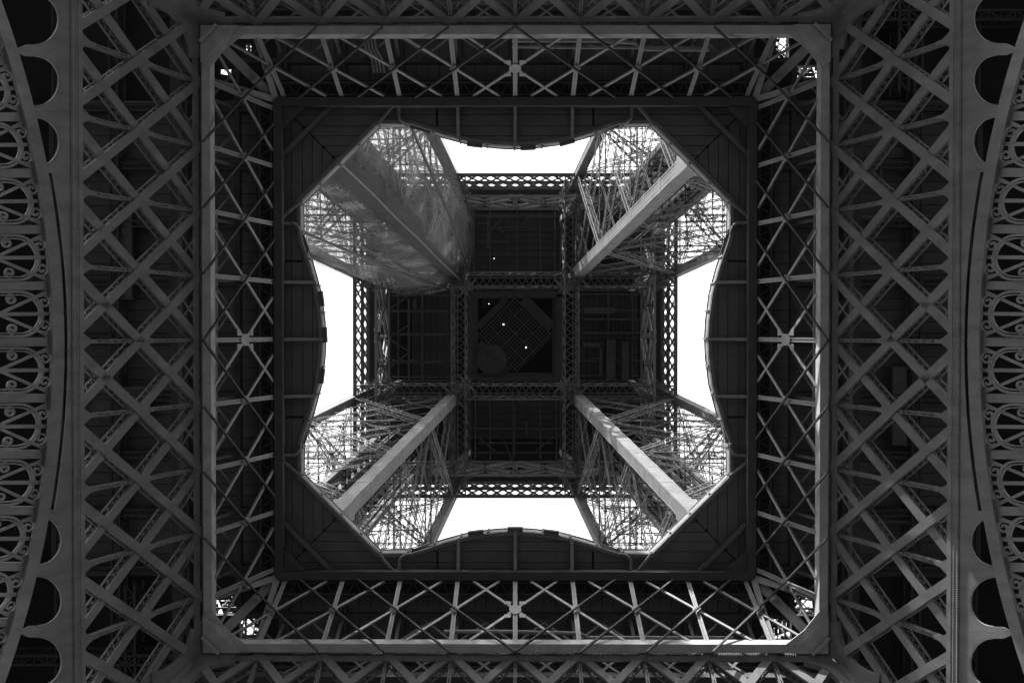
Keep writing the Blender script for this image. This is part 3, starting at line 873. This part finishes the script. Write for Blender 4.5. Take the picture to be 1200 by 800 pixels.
def strut_px(px0, py0, px1, py1, w, d, H=123.6, nm="ceiling_strut", m=None):
    p = Vector(((px0-603.7)*H/F, (py0-389.5)*H/F-.44, H)); q = Vector(((px1-603.7)*H/F, (py1-389.5)*H/F-.44, H))
    b_ = MB(); b_.beam(p, q, w, d); put(nm, b_.mesh(nm, m or IRON), F2)
for a_ in ((684, 374, 752, 374, .3, .3), (684, 390, 752, 390, .3, .3), (684, 364, 720, 364, .9, .2), (684, 404, 707, 404, .6, .3),
           (704, 404, 704, 440, .35, .3), (716, 398, 716, 445, 1.3, .3), (733, 400, 733, 445, 1.0, .3), (690, 420, 702, 420, .2, .2),
           (479, 350, 479, 445, .3, .3), (486, 350, 486, 362, .4, .2), (456, 365, 522, 365, .2, .2), (456, 392, 522, 392, .25, .2), (456, 425, 522, 425, .2, .2),
           (457, 362, 480, 345, .18, .2), (457, 430, 480, 412, .18, .2), (457, 395, 480, 380, .18, .2), (457, 398, 480, 412, .18, .2),
           (572, 273, 588, 256, .22, .2), (610, 266, 621, 252, .2, .2), (560, 283, 596, 283, .16, .2), (580, 266, 618, 266, .16, .2), (559, 262, 571, 262, .2, .2), (572, 255, 572, 292, .3, .3), (583, 266, 590, 273, .2, .2),
           (617, 494, 617, 512, .3, .3), (560, 519, 648, 519, .25, .2), (560, 512, 580, 528, .2, .2), (648, 512, 628, 528, .2, .2), (590, 515, 600, 540, .15, .2), (603, 475, 603, 535, .2, .2)):
    strut_px(*a_)
for i in range(9): strut_px(709+4.8*i, 375, 709+4.8*i, 389, .28, .15, 124, "slat", BOARD2)
for i in range(7): strut_px(565, 340+i*3.2, 600-i*5, 340+i*3.2, .12, .1, 124.2, "slat", BOARD2)
strut_px(545, 345, 660, 345, .7, .4, 122.5, "well_beam", IRON_B); strut_px(655, 345, 655, 445, .8, .4, 122.5, "well_beam", IRON_B)
strut_px(552, 360, 552, 436, .2, .2, 122, "well_beam", IRON_B); strut_px(560, 444, 650, 444, .4, .3, 122, "well_beam", IRON_B)
def slab2():
    mb = MB(); mb.rect(-21.5, 21.5, -21.5, 21.5, 126, 126.5); return mb
put("upper_slab", slab2().mesh("upper_slab", SLAB), F2)
def well():
    mb = MB(); H = 124.0
    for a in range(4):
        M_ = Matrix.Rotation(a*math.pi/2, 3, 'Z')
        p = [M_ @ Vector(q) for q in ((6.2, -3.0, H), (6.2, 3.0, H), (5.0, 3.0, H), (5.0, -3.0, H))]
        mb.prism([M_ @ Vector(q) for q in ((6.3, -6.3, H), (6.3, 6.3, H), (5.3, 5.3, H), (5.3, -5.3, H))], (0, 0, .4))
    mb.beam((-5.2, 1.2, H-1), (-1.2, 5.2, H-1), 1.3, .4); mb.beam((1.2, -5.2, H-1.2), (5.2, -1.2, H-1.2), 1.3, .4); mb.beam((-5.2, -1.2, H-1), (-1.2, -5.2, H-1), .9, .4)
    return mb
put("well_frame", well().mesh("well_frame", IRON_B), F2)
def octag(n=8, r=2.2):
    mb = MB(); c = Vector((-3.3, 3.4, 122)); mb.prism([c+Vector((r*math.cos((i+.5)*math.pi/4), r*math.sin((i+.5)*math.pi/4), 0)) for i in range(8)], (0, 0, .8)); return mb
put("octagonal_cover", octag().mesh("octagonal_cover", IRON_B), F2)

# ------------------------------------------------------------------ things hung on the tower
# safety net in the well of the second floor
def well_net():
    mb = MB(); h = 5.1; H = 118; n = 17
    r = h/math.sqrt(2)
    M_ = Matrix.Rotation(math.pi/4, 3, 'Z')
    for i in range(n+1):
        t = -r+2*r*i/n; w = .10 if i % 4 == 0 else .045
        mb.beam(M_ @ Vector((t, -r, 0)), M_ @ Vector((t, r, 0)), w, .04); mb.beam(M_ @ Vector((-r, t, .03)), M_ @ Vector((r, t, .03)), w, .04)
    return mb
o = put("safety_net", well_net().mesh("safety_net", IRON), None, (0, 0, EYE+118), label="square rope safety net set cornerwise across the dark well of the upper floor", category="net")
o["kind"] = "thing"
# scaffold netting on one leg
def net_mesh():
    mb = MB(); nh, nw = 90, 84; H0, H1 = 58.6, 114.5
    def sec(w, H):
        t = (H-H0)/(H1-H0); a_, b_ = la(H), lb(H); bulge = .55 + 1.5*t**3
        # w -1..1 ; 0 is the ridge at the inner column
        s = abs(w); y = a_-.9 + (b_+.5-(a_-.9))*s
        d = .85 + bulge*math.sin(min(1, s*1.15)*math.pi)*.9 + .35*math.sin(s*9+H*.12)*.4
        x = a_-d
        # billow between the ties
        x += .13*math.sin(H*.85)*math.sin(s*math.pi*5+.6) + .04*math.sin(H*2.3+s*17)
        r = max(0, 1-s*6)
        x = x*(1-r) + (a_-.95)*r; y = max(y, x) if s > 0 else y
        return (x, y) if w > 0 else (y, x)
    for i in range(nh+1):
        H = H0+(H1-H0)*i/nh
        for j in range(nw+1):
            w = -1+2*j/nw; x, y = sec(w, H); mb.v.append((x, y, H))
    for i in range(nh):
        for j in range(nw):
            b = i*(nw+1)+j; mb.f.append((b, b+1, b+nw+2, b+nw+1))
    return mb, sec
nb, sec = net_mesh()
SN = empty("scaffold_netting", None, (0, 0, EYE), math.pi, label="grey translucent scaffold netting wrapped round the inner faces of one leg", category="netting")
me = nb.mesh("netting_sheet", NET)
for p in me.polygons: p.use_smooth = True
put("netting_sheet", me, SN)
def rope(pts, r): mb = MB(); mb.tube(pts, r, 5); return mb
ridge = []
for i in range(40):
    H = 60+54*i/39; x, y = sec(0.001, H); ridge.append((x-.12+.04*math.sin(i*.5), y-.12, H))
put("seam_rope", rope(ridge, .07).mesh("seam_rope", ROPE), SN)
for sg in (-1, 1):
    pts = []
    for s_, H in ((.80, 66), (.52, 84), (.30, 98), (.12, 113)):
        x, y = sec(sg*s_, H); pts.append(Vector((x-.5, y, H)) if sg > 0 else Vector((x, y-.5, H)))
    put("tie_pole", rope(pts, .17).mesh("tie_pole", DARKBOX), SN)
for sg in (-1, 1):
    pts = []
    for s_, H in ((.55, 62), (.42, 78), (.30, 92), (.22, 104)):
        x, y = sec(sg*s_, H); pts.append(Vector((x-.3, y, H)) if sg > 0 else Vector((x, y-.3, H)))
    put("hem_cord", rope(pts, .06).mesh("hem_cord", ROPE), SN)

# small dark boxes on the edge of the opening
def edge_box():
    mb = MB(); mb.rect(-.30, .0, -.5, .5, -.1, .25); mb.rect(-.27, -.05, -.42, .42, -.14, -.1); mb.beam((0, -.3, .1), (.4, -.3, .15), .06, .06); mb.beam((0, .3, .1), (.4, .3, .15), .06, .06); return mb
BOXES = [(0, -47, 3, "leftmost of the three small dark boxes on the upper edge of the opening"), (0, 15, 3, "middle one of the three small dark boxes on the upper edge of the opening"), (0, 60, 3, "rightmost of the three small dark boxes on the upper edge of the opening"),
         (0, -47, 2, "topmost of the three small dark boxes on the left edge of the opening"), (0, -5, 2, "middle one of the three small dark boxes on the left edge of the opening"), (0, 43, 2, "lowest of the three small dark boxes on the left edge of the opening"),
         (0, -46, 1, "leftmost of the three small dark boxes on the lower edge of the opening"), (0, 0, 1, "middle one of the three small dark boxes on the lower edge of the opening"), (0, 42, 1, "rightmost of the three small dark boxes on the lower edge of the opening")]
em = edge_box().mesh("edge_box", DARKBOX)
for _, t, k, lab in BOXES:
    # t: picture offset along the edge; side k local frame is rotated by k*90 degrees
    v = t if k in (1, 2, 3) else t
    if k == 1: v = -t
    if k == 2: v = -t
    if k == 3: v = t
    H = 57.0; p = GP(g(v)+1, v, H); q = Matrix.Rotation(k*math.pi/2, 3, 'Z') @ p
    slope = (g(v+2)-g(v-2))/4
    put("edge_box", em, None, (q.x, q.y, q.z+EYE), k*math.pi/2 - math.atan(slope), label=lab, category="box", group="small dark boxes along the edge of the opening")

# lamps high under the second floor
def lamp():
    mb = MB(); n = 10
    for (r, z0, z1) in ((.22, 0, .12),):
        mb.prism([(r*math.cos(i*2*math.pi/n), r*math.sin(i*2*math.pi/n), z0) for i in range(n)], (0, 0, z1))
    return mb
lm = lamp().mesh("lamp_lens", LAMP)
def housing():
    mb = MB(); n = 10; mb.prism([(.3*math.cos(i*2*math.pi/n), .3*math.sin(i*2*math.pi/n), .06) for i in range(n)], (0, 0, .3)); return mb
hm_ = housing().mesh("lamp_housing", DARKBOX)
for px, py, H, r, lab in ((590, 380, 117.5, .45, "small lit lamp on the upper left part of the rope net"), (616.5, 407, 117.5, .45, "small lit lamp on the lower right part of the rope net"), (573, 356, 123, .25, "dim lit lamp above the upper left edge of the rope net"),
                     (579, 303, 123.5, .25, "tiny lamp under the ceiling of the upper cell above the well"), (695, 374, 123.5, .25, "tiny lamp in the upper part of the right ceiling cell"), (734.5, 418, 123.5, .25, "tiny lamp in the lower part of the right ceiling cell")):
    X = (px-603.7)*H/F; Y = (py-389.5)*H/F - .44
    L_ = empty("lamp", None, (X, Y, H+EYE), label=lab, category="lamp", group="small lamps under the second floor"); L_.scale = (r, r, r)
    put("lens", lm, L_); put("housing", hm_, L_)

# pipes and ducts slung under the first floor
def PX(px, py, H): return Vector(((px-603.7)*H/F, (py-389.5)*H/F-.44, H+EYE))
def pipe(pts, r, label, name="pipe", cat="pipe", group="pipes slung under the first floor", m=IRON_L):
    mb = MB(); mb.tube(pts, r, 8); o = put(name, mb.mesh(name, m), None, (0, 0, 0), label=label, category=cat, group=group); return o
pipe([PX(600, 49, 54), PX(700, 49, 54), PX(745, 52, 54), PX(748, 59, 54), PX(830, 60, 54)], .13, "long thin pipe behind the upper lattice, right of its centre plate")
pipe([PX(600, 56, 54.6), PX(660, 57, 54.6), PX(820, 58, 54.6)], .10, "thinner straight pipe just below the long one behind the upper lattice")
pipe([PX(520, 741, 54), PX(600, 741, 54), PX(680, 743, 54), PX(690, 748, 54), PX(860, 748, 54)], .13, "long thin pipe behind the lower lattice")
pipe([PX(253, 250, 54.3), PX(253, 360, 54.3), PX(252, 520, 54.3)], .10, "straight pipe running beside the left bright beam")
pipe([PX(955, 200, 54.3), PX(954, 300, 54.3), PX(954, 500, 54.3)], .10, "straight pipe running beside the right bright beam")
for i in range(4):
    x = 427+4*i
    pipe([PX(x, 44, 54.5), PX(x+2, 58, 54.8), PX(x+9, 70, 55.2), PX(x+12, 86, 55.6)], .07, ["first", "second", "third", "last"][i] + " from the left of four thin bent conduits behind the upper lattice", "conduit", "conduit", "bundle of four bent conduits")
def duct(p, q, w, d, label):
    mb = MB(); mb.beam(p, q, w, d); L = (Vector(q)-Vector(p)).length; n = max(2, int(L/1.2))
    for i in range(n+1):
        c = Vector(p).lerp(Vector(q), i/n); e = (Vector(q)-Vector(p)).normalized()*.04; mb.beam(c-e, c+e, w+.12, d+.12)
    put("duct", mb.mesh("duct", BOARD), None, label=label, category="duct", group="ducts under the outer floor")
duct(PX(110, 472, 56.2), PX(172, 476, 56.2), 1.9, .5, "wide flat duct behind the left lattice, below its middle")
duct(PX(1052, 430, 56.2), PX(1052, 520, 56.2), .9, .5, "upright duct behind the right lattice, below its middle")
duct(PX(150, 250, 56.2), PX(150, 350, 56.2), .7, .5, "upright duct behind the left lattice, above its middle")

for px0, py0, px1, py1, r_, lab in ((98, 120, 228, 121, .09, "straight pipe crossing behind the upper part of the left lattice"),
        (100, 325, 206, 326, .07, "thin pipe crossing behind the middle of the left lattice"), (110, 455, 226, 455, .12, "stout pipe crossing behind the left lattice below its middle"),
        (202, 250, 203, 330, .07, "short upright pipe behind the left lattice beside the bright beam"), (985, 255, 1110, 254, .12, "stout pipe crossing behind the right lattice above its middle"),
        (985, 326, 1108, 326, .07, "thin pipe crossing behind the middle of the right lattice"), (1030, 150, 1031, 240, .09, "upright pipe behind the upper part of the right lattice"),
        (985, 610, 1110, 612, .10, "straight pipe crossing behind the lower part of the right lattice")):
    pipe([PX(px0, py0, 56), PX(px1, py1, 56)], r_, lab, m=IRON_B)

# ------------------------------------------------------------------ ground
mb = MB(); mb.v += [(-2500, -2500, 0), (2500, -2500, 0), (2500, 2500, 0), (-2500, 2500, 0)]; mb.f.append((0, 1, 2, 3))
put("ground", mb.mesh("ground", PAVE), None, kind="structure", label="ground under the tower, darkened to weaken bounced light")
for k_ in list(SHARED): pass
